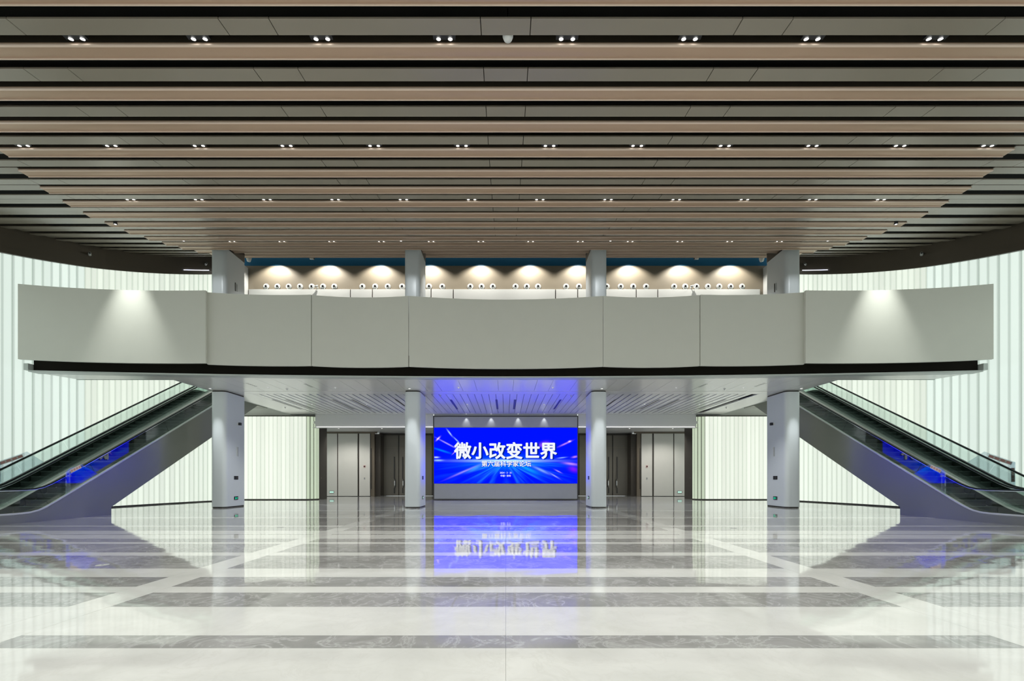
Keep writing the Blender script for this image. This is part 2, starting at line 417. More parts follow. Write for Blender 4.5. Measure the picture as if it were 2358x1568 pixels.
for s, nm in ((-1, 'wall_left'), (1, 'wall_right')):
    path = []; d = 9.0
    while d < 28.79:
        path.append(Vector((s*wallX(d), d))); d += .02
    path.append(Vector((s*wallX(28.8), 28.8)))
    back = MB(); rings = []
    for p in path[::10] + [path[-1]]:
        zt = hc(p.y) - .3
        x0, x1 = p.x + s*.01, p.x + s*.25
        rings.append([(x0, p.y, 0), (x1, p.y, 0), (x1, p.y, zt), (x0, p.y, zt)])
    back.sweep(rings)
    wall = struct(back.build(nm, M['wallback']), 'tall curved wall of backlit glass planks')
    i = 0; acc = 0.0; start = path[0]
    while i < len(path) - 1:
        p = path[i]; key = 'near' if p.y < 20.1 else 'far'; wdt = PLK[key][0]
        j = i
        while j < len(path) - 1 and (path[j] - p).length < wdt: j += 1
        if (path[j] - p).length < wdt*.8: break
        q = p + (path[j] - p).normalized()*wdt
        mid = (p + q)/2
        z1 = hc(mid.y) - .55
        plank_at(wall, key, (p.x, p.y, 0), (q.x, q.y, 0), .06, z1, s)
        i = j
    # dark kick strip at the foot
    rr = []
    for p in path[::20] + [path[-1]]:
        rr.append([(p.x - s*.055, p.y, 0), (p.x, p.y, 0), (p.x, p.y, .06), (p.x - s*.055, p.y, .06)])
    MB().sweep(rr).build('kick_strip', M['dark_trim'], wall)
    # dark curved ceiling band above the planks
    bb = MB(); rr = []; r2 = []
    for p in path[::20] + [path[-1]]:
        zc = hc(p.y); x = p.x - s*.16
        rr.append([(x, p.y, zc - .74), (p.x, p.y, zc - .74), (p.x, p.y, zc + .56), (x, p.y, zc + .56)])
        r2.append([(x - s*.05, p.y, zc - .93), (p.x, p.y, zc - .93), (p.x, p.y, zc - .742), (x - s*.05, p.y, zc - .742)])
    bd = struct(bb.sweep(rr).build('trim_1' if s < 0 else 'trim_2', M['band']), 'dark brown curved band under the ceiling edge')
    MB().sweep(r2).build('lower_lip', M['band'], bd)

    # ---- backlit glass bay facing the hall at the rear
    R = 28.8
    xa, xb = wallX(R), 12.62
    bay = struct(bx('wall_bay_left' if s < 0 else 'wall_bay_right', M['wallback'], None, s*(xa + .2), s*(xb + .02), R + .02, R + .25, 0, 5.30), 'backlit glass bay beside the doors')
    x = xa; wr = PLK['rear'][0]
    while x - wr > xb - .05:
        plank_at(bay, 'rear', (s*x, R, 0), (s*(x - wr), R, 0), .06, 5.27, 1 if s > 0 else -1)
        x -= wr
    # rounded corner of dimmer planks
    rad = .55; wdim = PLK['dim'][0]; n = 4
    pts = [Vector((s*(x - rad*math.sin(t)), R + rad*(1 - math.cos(t)))) for t in [PI/2*i/n for i in range(n + 1)]]
    for a, b in zip(pts, pts[1:]):
        plank_at(bay, 'dim', (a.x, a.y, 0), (b.x, b.y, 0), .06, 5.27, 1 if s > 0 else -1)
    cb = MB()
    cb.prism([(p.x + s*.03, p.y + .03) for p in pts] + [(s*(xb + .3), R + rad + .1), (s*(xb + .3), R + .1)], lambda p: (p[0], p[1], 0), lambda p: (p[0], p[1], 5.28))
    cb.build('corner_core', M['dark_trim'], bay)
    bx('top_trim', M['dark_trim'], bay, s*(xa + .05), s*(x - rad - .02), R - .07, R + .5, 5.275, 5.33)
    bx('kick_strip', M['dark_trim'], bay, s*(xa + .05), s*(x - .1), R - .055, R + .02, 0, .055)
    # dark brown return beside the bay
    xr = x - rad
    ret = struct(bx('wall_return_left' if s < 0 else 'wall_return_right', M['brown'], None, s*(xr + .25), s*xr, R + .56, R + 1.9, 0, 5.4), 'dark brown return panel beside the glass bay')
    bx('keyhole_plate', M['bronze'], ret, s*xr, s*(xr - .01), R + .9, R + 1.0, 1.35, 1.42)
    # white plaster above the bay, under the upper landing
    struct(bx('wall_plaster_left' if s < 0 else 'wall_plaster_right', M['whitewall'], None, s*(xa + .2), s*11.9, R + .26, R + .46, 5.34, 8.0), 'white plaster wall above the glass bay')
BAYX = xr

# ================================================================== MEZZANINE BALCONY
bal = thing('mezzanine_balcony', 'wide pale grey scalloped mezzanine balcony spanning the hall', 'balcony', (0, 18, 5.42))
binv = Matrix.Translation(bal.location).inverted()
def bpart(o): o.parent = bal; o.matrix_parent_inverse = binv; return o
Z0, Z1 = 5.66, 8.36
# joints in plan: (X, d at start, d at end of each panel, sag)
segs = [(41, 473.5, 16.33, 16.90, .22), (477, 716, 17.08, 17.30, .12), (718, 940, 17.32, 17.42, .20), (942, 1388, 17.42, 17.42, .36)]
def seg_pts(x0, x1, d0, d1, sag, n=14):
    out = []
    for i in range(n + 1):
        t = i/n
        d = d0 + (d1 - d0)*t + sag*4*t*(1 - t)
        xx = x0 + (x1 - x0)*t
        out.append((pX(xx, d), d))
    return out
panels = []
for sg in segs: panels.append(seg_pts(*sg))
for P_ in list(panels[:3]): panels.append([(-x, d) for x, d in reversed(P_)])
for P_ in panels:
    rr = [[(x, d, Z0), (x, d + .09, Z0), (x, d + .09, Z1), (x, d, Z1)] for x, d in P_]
    me = smooth_by_angle(MB().sweep(rr).mesh('fascia_panel'), .5)
    bpart(add('fascia_panel', me, M['fascia']))
# core behind the panels: slab edge (dark recess), lip and floor deck
edge = []
for i in range(41):
    t = -1 + 2*i/40
    edge.append((18.0*t, 18.20 - 1.05*t*t))
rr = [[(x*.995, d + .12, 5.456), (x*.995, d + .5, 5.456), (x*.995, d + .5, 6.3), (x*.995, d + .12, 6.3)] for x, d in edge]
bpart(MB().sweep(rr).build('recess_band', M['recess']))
rr = [[(x, d, 5.40), (x, d + .4, 5.40), (x, d + .4, 5.455), (x, d, 5.455)] for x, d in edge]
bpart(MB().sweep(rr).build('edge_lip', M['lip']))
for s in (-1, 1):
    bpart(bx('end_plate', M['lip'], None, s*17.95, s*18.12, 17.1, 17.75, 5.455, 5.70))
# structural deck
deck = MB()
deck.box(-13.6, 13.6, 18.8, 29.04, 5.62, 6.0)
deck.box(-17.4, -13.6, 18.0, 18.7, 5.62, 6.0); deck.box(13.6, 17.4, 18.0, 18.7, 5.62, 6.0)
bpart(deck.build('deck_slab', M['soffit_dark']))
# soffit: front panels alternating wide and narrow
SZ = 5.42
xs = [-17.5]; xpos = [-13.6]
x = -13.6
cuts = [-17.5, -15.5, -13.6]
edges = []; c = -.33
k = -9
pat = []
for q in range(-9, 9):
    pat += [q*1.64 - .33, q*1.64 + .33]
pat = [p for p in pat if -13.5 < p < 13.5]
allx = [-13.6] + pat + [13.6]
def lipd(x):
    t = x/18.0
    return 18.20 - 1.05*t*t
for a, b in zip(allx, allx[1:]):
    mb = MB()
    a2, b2 = a + .005, b - .005
    mb.prism([(a2, lipd(a2) + .41), (b2, lipd(b2) + .41), (b2, 21.14), (a2, 21.14)], lambda p: (p[0], p[1], SZ), lambda p: (p[0], p[1], SZ + .05))
    bpart(mb.build('soffit_panel', M['soffit']))
for s in (-1, 1):
    mb = MB()
    mb.prism([(s*13.61, lipd(13.6) + .41), (s*17.9, lipd(17.9) + .41), (s*17.5, 18.6), (s*13.61, 18.7)], lambda p: (p[0], p[1], SZ), lambda p: (p[0], p[1], SZ + .05))
    bpart(mb.build('soffit_panel', M['soffit']))
    # edge upstand round the escalator opening
    mb = MB()
    mb.box(s*13.6, s*13.66, 18.72, 29.0, SZ - .005, 6.6); mb.box(s*13.6, s*17.6, 18.66, 18.72, SZ - .005, 6.6)
    bpart(mb.build('opening_edge', M['lip']))
    bpart(bx('soffit_panel', M['soffit'], None, s*12.16, s*13.6, 21.2, 28.78, SZ, SZ + .05))
# rear planks with open slots
PW = .3435
n = int(24.3/PW)
x0 = -12.15
for i in range(n + 1):
    gap = .07 if abs(x0 + i*PW + .17) > 5.2 else .02
    a, b = x0 + i*PW, x0 + i*PW + PW - gap
    if b > 12.16: break
    bpart(bx('soffit_plank', M['soffit'], None, a, b, 21.9, 28.35, SZ, SZ + .05))
bpart(bx('soffit_border', M['soffit'], None, -12.15, 12.15, 21.2, 21.88, SZ, SZ + .05))
bpart(bx('soffit_border', M['soffit'], None, -12.15, 12.15, 28.37, 28.78, SZ, SZ + .05))
for xd in (-12.0, -11.3, -8.9, -7.9, -5.65, -2.83, -.48, .48, 2.83, 5.65, 7.9, 8.9, 11.3, 12.0):
    bpart(bx('air_slot', M['black'], None, xd - .055, xd + .055, 23.4, 26.7, SZ - .004, SZ + .01))
for s in (-1, 1):                     # rows of small grille openings
    for (xx, dd) in ((11.0, 19.35), (8.6, 19.5)):
        for q in range(5):
            bpart(bx('grille_opening', M['dark_trim'], None, s*xx - .06, s*xx + .06, dd + q*.16, dd + q*.16 + .05, SZ - .003, SZ + .01))
# small sprinklers in the soffit
spr = MB().lathe((0,0,0), (0,0,-1), [(.05, 0), (.05, .01), (.018, .015), (.018, .05), (.03, .055), (0, .06)], 12).mesh('sprinkler'); spr.materials.append(M['white'])
for (xx, dd) in ((-9.9, 20.6), (9.9, 20.6), (-3.2, 22.3), (3.2, 22.3), (-6.4, 24.2), (6.4, 24.2), (-12.6, 26.0), (12.6, 26.0)):
    o = add('sprinkler', spr, None); o.location = (xx, dd, SZ - .004); tag(o, 'small white sprinkler head under the balcony soffit', 'sprinkler', 'sprinklers under the balcony')

# ================================================================== COLUMNS
def rrect(cx, w, d0, d1, r, n=6):
    pts = []
    for (ox, oy, a0) in ((cx + w/2 - r, d0 + r, -PI/2), (cx + w/2 - r, d1 - r, 0), (cx - w/2 + r, d1 - r, PI/2), (cx - w/2 + r, d0 + r, PI)):
        for i in range(n + 1):
            t = a0 + PI/2*i/n
            pts.append((ox + r*math.cos(t), oy + r*math.sin(t)))
    return pts
COLD = 20.95
def exit_sign(parent_label, loc, rz, group, mat_g, size=(.30, .16), pale=False):
    t = thing('exit_sign', parent_label, 'exit sign', loc, group); t.rotation_euler = (0, 0, rz)
    w, h = size
    bx('frame', M['black'], t, -w/2, w/2, -.02, 0, -h/2, h/2)
    bx('face', M['black'] if not pale else M['palegreen'], t, -w/2 + .02, w/2 - .02, -.024, -.0201, -h/2 + .02, h/2 - .02)
    if not pale:
        # running figure and arrow
        m = MB()
        m.box(-.085, -.03, -.028, -.0245, -.02, .045); m.box(-.10, -.05, -.028, -.0245, -.05, -.02); m.box(-.045, -.01, -.028, -.0245, -.045, -.01)
        m.prism([(.02, .012), (.06, .012), (.06, .04), (.11, 0), (.06, -.04), (.06, -.012), (.02, -.012)], lambda p: (p[0], -.028, p[1]), lambda p: (p[0], -.0245, p[1]))
        m.build('pictogram', mat_g, t)
    return t
for (cx, kind) in ((-13.25, 'outer'), (13.25, 'outer'), (-4.31, 'inner'), (4.31, 'inner')):
    s = 1 if cx > 0 else -1
    lab = {'outer': 'pale grey rounded column beside the escalators passing through the balcony', 'inner': 'pale grey rounded column beside the LED screen passing through the balcony'}[kind]
    c = thing('column', lab, 'column', (cx, COLD + .82, 0), {'outer': 'columns beside the escalators', 'inner': 'columns beside the screen'}[kind])
    W, D, r = .72, 1.65, .20
    def ring(w, d, r, z): return [(x, y, z) for x, y in rrect(0, w, -D/2 - (d - D)/2, D/2 + (d - D)/2, r)]
    ztop = hc(COLD + .8)
    for (z0, z1, nm) in ((.06, 5.36, 'lower_shaft'), (5.5, ztop - .22, 'upper_shaft')):
        me = MB().sweep([ring(W, D, r, z0), ring(W, D, r, z1)]).mesh(nm)
        add(nm, smooth_by_angle(me, .5), M['column'], c)
    add('foot', MB().sweep([ring(W - .04, D - .04, r - .02, 0), ring(W - .04, D - .04, r - .02, .06)]).mesh('foot'), M['dark_trim'], c)
    add('neck', MB().sweep([ring(W - .04, D - .04, r - .02, 5.36), ring(W - .04, D - .04, r - .02, 5.5)]).mesh('neck'), M['dark_trim'], c)
    add('collar', MB().sweep([ring(W + .02, D + .02, r, ztop - .22), ring(W + .02, D + .02, r, ztop + .3)]).mesh('collar'), M['collar'], c)
    # fittings on the side that faces the middle of the hall
    xs_ = cx - s*W/2
    rz = PI/2 if s < 0 else -PI/2
    ym = 21.75
    if kind == 'outer':
        exit_sign('green running man exit sign low on an outer column', (xs_, ym, .43), rz, 'exit signs low on the outer columns', M['green'])
        p = thing('control_plate', 'black control plate at hand height on an outer column', 'plate', (xs_, ym, 1.40), 'black plates on the outer columns'); p.rotation_euler = (0, 0, rz)
        bx('plate', M['black'], p, -.16, .16, -.02, 0, -.085, .085, .004); bx('cover', M['dark_trim'], p, -.03, .13, -.026, -.02, -.06, .06)
        p = thing('wall_camera', 'small black camera on a white bracket on an outer column', 'camera', (xs_, ym + .15, 3.98), 'cameras on the outer columns'); p.rotation_euler = (0, 0, rz)
        bx('bracket', M['white'], p, -.05, .05, -.05, 0, -.05, .05, .005); bx('body', M['black'], p, -.06, .06, -.16, -.05, -.06, .07, .008)
        p = thing('vertical_grille', 'slim vertical metal grille on an outer column', 'grille', (xs_, ym + .1, 2.65), 'slim grilles on the outer columns'); p.rotation_euler = (0, 0, rz)
        bx('bar', M['white'], p, -.05, -.02, -.03, 0, -.22, .22); bx('bar', M['stone'], p, .02, .05, -.03, 0, -.22, .22)
        p = thing('upper_grille', 'twin bar grille high on an outer column above the balcony', 'grille', (xs_, ym, 10.5), 'grilles on the upper outer columns'); p.rotation_euler = (0, 0, rz)
        bx('bar', M['dark_trim'], p, -.08, -.03, -.02, 0, -.2, .2); bx('bar', M['stone'], p, .06, .10, -.02, 0, -.17, .17)
    else:
        p = thing('control_plate', 'dark blue control plate at hand height on an inner column', 'plate', (xs_, ym - .1, 1.40), 'plates on the inner columns'); p.rotation_euler = (0, 0, rz)
        bx('plate', M['black'], p, -.12, .12, -.02, 0, -.085, .085, .004); bx('cover', M['dark_trim'], p, -.05, .09, -.026, -.02, -.06, .06)
        exit_sign('small dark exit sign low on an inner column', (xs_, ym - .1, .46), rz, 'exit signs low on the inner columns', M['palegreen'], (.24, .16))
    # downlight in the soffit washing the shaft
    xl = cx
    dl = thing('soffit_downlight', 'recessed soffit downlight washing a column below the balcony', 'downlight', (xl, COLD - .55, SZ - .033), 'soffit downlights before the columns')
    MB().lathe((0,0,0), (0,0,-1), [(.075, -.01), (.075, .006), (.055, .006), (.05, -.03)], 18).build('trim_ring', M['white'], dl, True)
    MB().cyl((0,0,-.004), (0,0,1), .05, .02, 18).build('lens', M['softlamp'], dl)
    spot('wash_beam', (xl, COLD - .55, SZ - .04), (xl, COLD - .15, 0), 560, 44, 1.0, (.95,.99,1), .05, dl)
    # high spot on the upper shaft
    dz = hc(18.72)
    dl = thing('ceiling_spotlight', 'small ceiling spotlight above the balcony aimed at a column', 'spotlight', (cx, 18.72, dz - .05), 'ceiling spotlights before the upper columns')
    MB().cyl((0,0,0), (0,0,1), .05, .15, 16).build('can', M['black'], dl, True)
    MB().cyl((0,0,-.004), (0,0,1), .042, .008, 16).build('lens', M['softlamp'], dl)
    spot('spot_beam', (cx, 18.72, dz - .07), (cx, COLD, 9.9), 130, 44, 1.0, (.93,.98,1), .05, dl)

# spotlights that scallop the outer fascia panels
for s in (-1, 1):
    x = s*13.85; d = 16.15; z = hc(d)
    t = thing('ceiling_spotlight', 'ceiling spotlight throwing a fan of light on the balcony end', 'spotlight', (x, d, z - .06), 'ceiling spotlights over the balcony ends')
    MB().cyl((0,0,0), (0,0,1), .06, .15, 16).build('can', M['black'], t, True)
    MB().cyl((0,0,-.004), (0,0,1), .04, .008, 16).build('lens', M['softlamp'], t)
    spot('fan_beam', (x, d, z - .08), (x, d + .42, 6.4), 1050, 48, 1.0, (.97,1,.95), .06, t)

# ================================================================== UPPER REAR WALL
UD = 29.4
uw = struct(bx('wall_upper', M['taupe'], None, -16.9, 16.9, UD, UD + .3, 6.0, pZ(612, UD)), 'taupe upper rear wall with round air nozzles')
struct(bx('wall_upper_band', M['blue'], None, -16.9, 16.9, UD - .004, UD + .3, pZ(612, UD), 17.0), 'deep blue band at the top of the upper rear wall')
wp = thing('bulkhead', 'white panelled bulkhead under the row of air nozzles', 'bulkhead', (0, UD - .015, 6.0))
jx = [573, 807.5, 858, 993, 1044, 1279, 1330, 1464.5, 1514, 1749.5]
for a, b in zip(jx, jx[1:]):
    o = bx('bulkhead_panel', M['white'], wp, pX(a, UD) + .03, pX(b, UD) - .03, -.06, -.005, 0, pZ(667, UD) - 6.0, .006)
bx('bulkhead_backing', M['brown'], wp, pX(573, UD), pX(1749.5, UD), -.006, 0, 0, pZ(667, UD) - 6.0)
for s in (-1, 1):
    struct(bx('wall_pier_left' if s < 0 else 'wall_pier_right', M['white'], None, s*16.62, s*17.0, UD - .5, UD - .02, 6.0, pZ(618, UD)), 'narrow white pier at the end of the upper wall')
# nozzles
NX = [613, 639, 665, 691, 718, 744, 770, 834.5, 864, 893, 926, 957, 988, 1018.5, 1083, 1109, 1135, 1187, 1213, 1239, 1303.5, 1333, 1365, 1397, 1429, 1458, 1487.5, 1552, 1577.7, 1603.5, 1630, 1656, 1682, 1708.5]
fl = MB().lathe((0,0,0), (0,-1,0), [(.19, 0), (.19, .02), (.175, .03), (.13, .03), (.125, .02)], 24).mesh('flange', True); fl.materials.append(M['white'])
bo = MB().lathe((0,0,0), (0,-1,0), [(.128, .02), (.115, .05), (.09, .075), (.078, .08), (.07, .05)], 24).mesh('ball', True); bo.materials.append(M['white'])
th = MB().cyl((0,-.02,0), (0,-1,0), .072, .035, 20).mesh('throat'); th.materials.append(M['black'])
for xx in NX:
    t = thing('air_nozzle', 'round white air nozzle with black throat on the taupe wall', 'air nozzle', (pX(xx, UD), UD, pZ(660, UD)), 'air nozzles along the upper rear wall')
    add('flange', fl, None, t); add('ball', bo, None, t); add('throat', th, None, t)
for xx in (639, 757, 875, 990, 1107, 1221, 1332, 1449, 1568, 1683):
    X = pX(xx, UD)
    t = thing('wall_washer', 'small ceiling downlight washing the taupe upper wall', 'downlight', (X, UD - .80, 15.55), 'wall washers above the air nozzles')
    MB().cyl((0,0,0), (0,0,1), .05, .12, 16).build('can', M['black'], t, True); MB().cyl((0,0,.121), (0,0,1), .012, .1, 8).build('stem', M['black'], t)
    MB().cyl((0,0,-.004), (0,0,1), .04, .008, 16).build('lens', M['softlamp'], t)
    spot('wash_beam', (X, UD - .80, 15.53), (X, UD - .5, 10), 640, 126, .45, (1,.97,.88), .04, t)
for X in (-10.6, -7.6, -2.1, 2.1, 7.6, 10.6):  # fill lamps added to brighten floor and soffit under the balcony
    for d in (20.3, 24.9):
        t = thing('fill_downlight', 'small added fill downlight ' + ('in the smooth front part of the balcony soffit' if d < 22 else 'among the slotted planks of the balcony soffit'), 'downlight', (X, d, SZ - .022), 'added fill downlights in the front soffit' if d < 22 else 'added fill downlights in the slotted soffit')
        MB().lathe((0,0,0), (0,0,-1), [(.045, -.01), (.045, .006), (.03, .006)], 16).build('trim_ring', M['white'], t, True)
        MB().cyl((0,0,-.002), (0,0,1), .03, .016, 16).build('lens', M['softlamp'], t)
        spot('fill_beam', (X, d, SZ - .04), (X, d, 0), 400, 105, .7, (.98,1,.98), .04, t)
# little cameras hanging under the ceiling and on the wall
def bullet(name, label, cat, loc, dx, group):
    t = thing(name, label, cat, loc, group)
    MB().cyl((0,0,0), (0,0,-1), .02, .10, 10).build('stem', M['white'], t, True)
    MB().cyl((-dx*.08,-.02,-.13), (dx,-.25,-.15), .05, .24, 14).build('body', M['white'], t, True)
    MB().cyl((dx*.15,-.077,-.164), (dx,-.25,-.15), .04, .02, 14).build('lens', M['black'], t, True)
    return t
for xx, dx in ((718, 1), (1604, -1)):
    d = 24.2; bullet('bullet_camera', 'white bullet camera under the ceiling near the blue band', 'camera', (pX(xx, d), d, hc(d)), dx, 'bullet cameras under the rear ceiling')
for xx, dx in ((573, 1), (1754, -1)):
    d = 24.3
    t = thing('ceiling_speaker', 'white rounded speaker under the ceiling at the end of the blue band', 'speaker', (pX(xx, d), d, hc(d)), 'speakers at the ends of the blue band')
    MB().lathe((0,0,0), (0,0,-1), [(.14, 0), (.13, .12), (.09, .26), (0, .30)], 16).build('shell', M['white'], t, True)
    MB().cyl((0,0,0), (0,0,1), .03, .06, 10).build('stem', M['white'], t)
for xx, dx in ((731.5, -1), (1590.5, -1)):
    t = thing('bullet_camera', 'white bullet camera fixed among the air nozzles', 'camera', (pX(xx, UD), UD, pZ(663, UD)), 'bullet cameras among the air nozzles')
    MB().cyl((0,0,0), (0,-1,0), .05, .02, 14).build('mount', M['white'], t); MB().cyl((0,-.02,0), (0,-1,0), .018, .16, 10).build('arm', M['white'], t)
    MB().cyl((-dx*.10,-.2,.06), (dx,-.3,-.35), .045, .22, 14).build('body', M['white'], t, True)
# fittings on the dark side bands
for s in (-1, 1):
    for (xx, yy, lab, grp) in ((207, 586, 'white bullet camera on the dark ceiling band over the glass planks', 'bullet cameras on the dark bands'), (474, 609, 'white bullet camera beside the linear lamp on the dark band', 'bullet cameras beside the linear lamps')):
        d = 20.0
        for _ in range(20): d = F*(wallX(d) - .2)/(CX - xx)
        X = wallX(d) - .17
        t = thing('bullet_camera', lab, 'camera', (s*X, d, pZ(yy, d)), grp)
        MB().cyl((0,0,0), (-s,0,0), .06, .05, 14).build('mount', M['white'], t)
        MB().cyl((-s*.04,0,0), (-s*.6,-.7,-.1), .045, .26, 14).build('body', M['white'], t, True)
        MB().cyl((-s*.205,-.196,-.028), (-s*.6,-.7,-.1), .036, .012, 14).build('lens', M['black'], t, True)
    pts = []
    for d in (25.0, 25.3, 25.6, 25.9, 26.2, 26.5):
        pts.append((s*(wallX(d) - .225), d, hc(d) - .70))
    rr = [[(x, y, z), (x + s*.03, y, z), (x + s*.03, y, z + .035), (x, y, z + .035)] for x, y, z in pts]
    lb = thing('linear_lamp', 'thin bluish linear lamp on the dark ceiling band', 'lamp', (s*18, 25.7, hc(25.7) - .7), 'linear lamps on the dark bands')
    o = MB().sweep(rr).build('tube', M['bluestrip'], lb); o.matrix_parent_inverse = Matrix.Translation(lb.location).inverted()

# ================================================================== SCREEN WALL
SD = 28.8; SX0, SX1 = pX(999.5, SD), pX(1329.5, SD)
sw = struct(bx('wall_screen', M['stone'], None, SX0, SX1, SD + .012, 34.0, .0, 5.60), 'grey stone wall carrying the LED screen')
fr = MB(); e = .055
fr.box(SX0 - e, SX0, SD - .02, SD + .3, 0, 5.32); fr.box(SX1, SX1 + e, SD - .02, SD + .3, 0, 5.32)
fr.box(SX0, SX1, SD - .02, SD + .3, 5.262, 5.32); fr.box(SX0, SX1, SD - .015, SD + .011, 0, .06)
fr.build('metal_frame', M['dark_trim'], sw)
for i in range(3):
    a = SX0 + (SX1 - SX0)*i/3; b = SX0 + (SX1 - SX0)*(i + 1)/3
    bx('stone_panel', M['stone'], sw, a + .003, b - .003, SD, SD + .012, .062, pZ(1113.5, SD) - .01)
    bx('stone_panel', M['stone'], sw, a + .003, b - .003, SD, SD + .012, pZ(984, SD) + .01, 5.26)
# LED screen
zc = pZ(1049, SD); xc = (SX0 + SX1)/2
scr = thing('led_screen', 'wide blue LED screen with white Chinese lettering', 'screen', (xc, SD - .02, zc))
hw, hh = (SX1 - SX0)/2 - .01, (1113 - 985)*SD/F/2
mS = bpy.data.materials.new('led_picture'); mS.use_nodes = True; nt = mS.node_tree; G = NG(nt)
nt.nodes.remove(nt.nodes['Principled BSDF'])
tc = nt.nodes.new('ShaderNodeTexCoord'); sp = nt.nodes.new('ShaderNodeSeparateXYZ'); nt.links.new(tc.outputs['Object'], sp.inputs[0])
U, V = sp.outputs[0], sp.outputs[2]
vc = G.sub(V, -.33)
ang = G.m('ARCTAN2', vc, G.mul(U, .45)); rr_ = G.m('SQRT', G.add(G.mul(U, U), G.mul(G.mul(vc, vc), 4.0)))
nz = G.noise(G.comb(G.mul(ang, 7.0), G.mul(rr_, .22), 0.0), 1.0, 2, 0, .5).outputs['Fac']
st = G.m('POWER', G.m('MULTIPLY_ADD', nz, 3.2, -1.35, clamp=True), 2.0)
lower = G.m('MULTIPLY_ADD', vc, -3.0, .35, clamp=True)
win = G.mul(G.gauss(rr_, 3.0), lower)
col = G.vadd((0.0, 0.006, 2.3), G.scale((.03, .42, .25), G.mul(st, win)))
col = G.vadd(col, G.scale((.0, .16, .05), G.mul(G.gauss(U, 2.2), G.mul(G.gauss(G.add(vc, .15), .42), 1.0))))
col = G.vadd(col, G.scale((.55, .78, .3), G.mul(G.gauss(vc, .075), G.gauss(U, 2.4))))
def streak(x0, y0, x1, y1, wd, c):
    global col
    # pixel ends on the photograph -> screen coordinates
    a = Vector(((x0 - 1164.5)*SD/F - 0, (1049 - y0)*SD/F)); b = Vector(((x1 - 1164.5)*SD/F, (1049 - y1)*SD/F))
    L = (b - a).length; t = (b - a)/L; mid = (a + b)/2
    du, dv = G.sub(U, mid.x), G.sub(V, mid.y)
    al = G.add(G.mul(du, t.x), G.mul(dv, t.y)); ac = G.add(G.mul(du, -t.y), G.mul(dv, t.x))
    col = G.vadd(col, G.scale(c, G.mul(G.gauss(al, L*.5), G.gauss(ac, wd))))
streak(1031, 991, 1040, 1003, .035, (.5,.75,.2)); streak(1046, 1008, 1058, 1020, .03, (.35,.6,.2))
streak(1012, 1012, 1048, 1031, .035, (.45,.35,.2)); streak(999, 1053, 1010, 1053, .04, (.7,.9,.3)); streak(999, 1060, 1019, 1060, .05, (.35,.6,.2))
streak(1040, 1098, 1095, 1074, .05, (.30,.22,.15)); streak(1230, 1075, 1262, 1090, .07, (.22,.38,.2)); streak(1268, 1090, 1286, 1101, .035, (.3,.35,.2))
streak(1279, 1082, 1291, 1088, .03, (.5,.35,.2)); streak(1290, 1027, 1312, 1017, .04, (.6,.25,.1)); streak(1045, 1042, 1046, 1043, .12, (.9,.35,.2))
streak(1244, 1026, 1262, 1022, .14, (.45,.12,.2)); streak(1300, 1066, 1329, 1070, .07, (.55,.25,.1)); streak(1318, 1053, 1329, 1051, .05, (.6,.25,.1))
streak(1312, 1078, 1329, 1083, .14, (.22,.0,.1)); streak(1285, 1055, 1302, 1053, .03, (.3,.5,.2)); streak(1008, 1009, 1010, 1011, .13, (1.2,.8,.5)); streak(1311, 1015, 1312, 1018, .085, (1.2,.7,.4))
streak(1000, 1032, 1035, 1043, .05, (.0,.22,.1)); streak(1080, 1085, 1110, 1070, .10, (.05,.25,.15)); streak(1195, 1070, 1240, 1092, .12, (.0,.2,.1))
em = nt.nodes.new('ShaderNodeEmission'); nt.links.new(col, em.inputs[0]); em.inputs[1].default_value = SCREEN
nt.links.new(em.outputs[0], nt.nodes['Material Output'].inputs[0])
bx('housing', M['black'], scr, -hw - .005, hw + .005, .0, .019, -hh - .012, hh + .012)
bx('display', mS, scr, -hw, hw, -.008, -.0005, -hh, hh)
M['letter'] = emis('screen_letter', (.90,.93,1.0), SCREEN)
M['lettershadow'] = emis('screen_letter_shadow', (.0,.015,.30), SCREEN)
def text(body, name, xpx, ypx, width_px, bold, parent, m, off=(0, 0), y=-.012):
    c = bpy.data.curves.new('t', 'FONT'); c.body = body; c.size = 1; c.align_x = 'CENTER'; c.align_y = 'CENTER'
    o = bpy.data.objects.new('t', c); COL.objects.link(o)
    dg = bpy.context.evaluated_depsgraph_get(); dg.update()
    me = bpy.data.meshes.new_from_object(o.evaluated_get(dg))
    bpy.data.objects.remove(o); bpy.data.curves.remove(c)
    if not me.vertices: return None
    xs = [v.co.x for v in me.vertices]; ys = [v.co.y for v in me.vertices]
    k = width_px*SD/F/(max(xs) - min(xs) + 2*bold)
    mx_, my_ = (max(xs) + min(xs))/2, (max(ys) + min(ys))/2
    base = [(v.co.x - mx_, v.co.y - my_) for v in me.vertices]; fs = [tuple(p.vertices) for p in me.polygons]
    bpy.data.meshes.remove(me)
    mb = MB(); n = len(base)
    shifts = [(0, 0)] + [(bold*math.cos(t), bold*math.sin(t)) for t in [2*PI*i/8 for i in range(8)]]   # heavier weight
    for q, (dx, dy) in enumerate(shifts):
        mb.v += [((x + dx)*k + (xpx - 1164.5)*SD/F + off[0], y - q*.0001, (z + dy)*k + (1049 - ypx)*SD/F + off[1]) for x, z in base]
        mb.f += [tuple(i + q*n for i in f) for f in fs]
    me = bpy.data.meshes.new(name); me.from_pydata(mb.v, [], mb.f)
    return add(name, me, m, parent)
text('微小改变世界', 'headline_shadow', 1164, 1037.5, 237, .030, scr, M['lettershadow'], (.10, -.04), -.010)
text('微小改变世界', 'headline_lettering', 1164, 1037.5, 237, .030, scr, M['letter'], y=-.014)
text('第六届科学家论坛', 'subtitle_shadow', 1166, 1067.5, 114, .018, scr, M['lettershadow'], (.03, -.025), -.010)
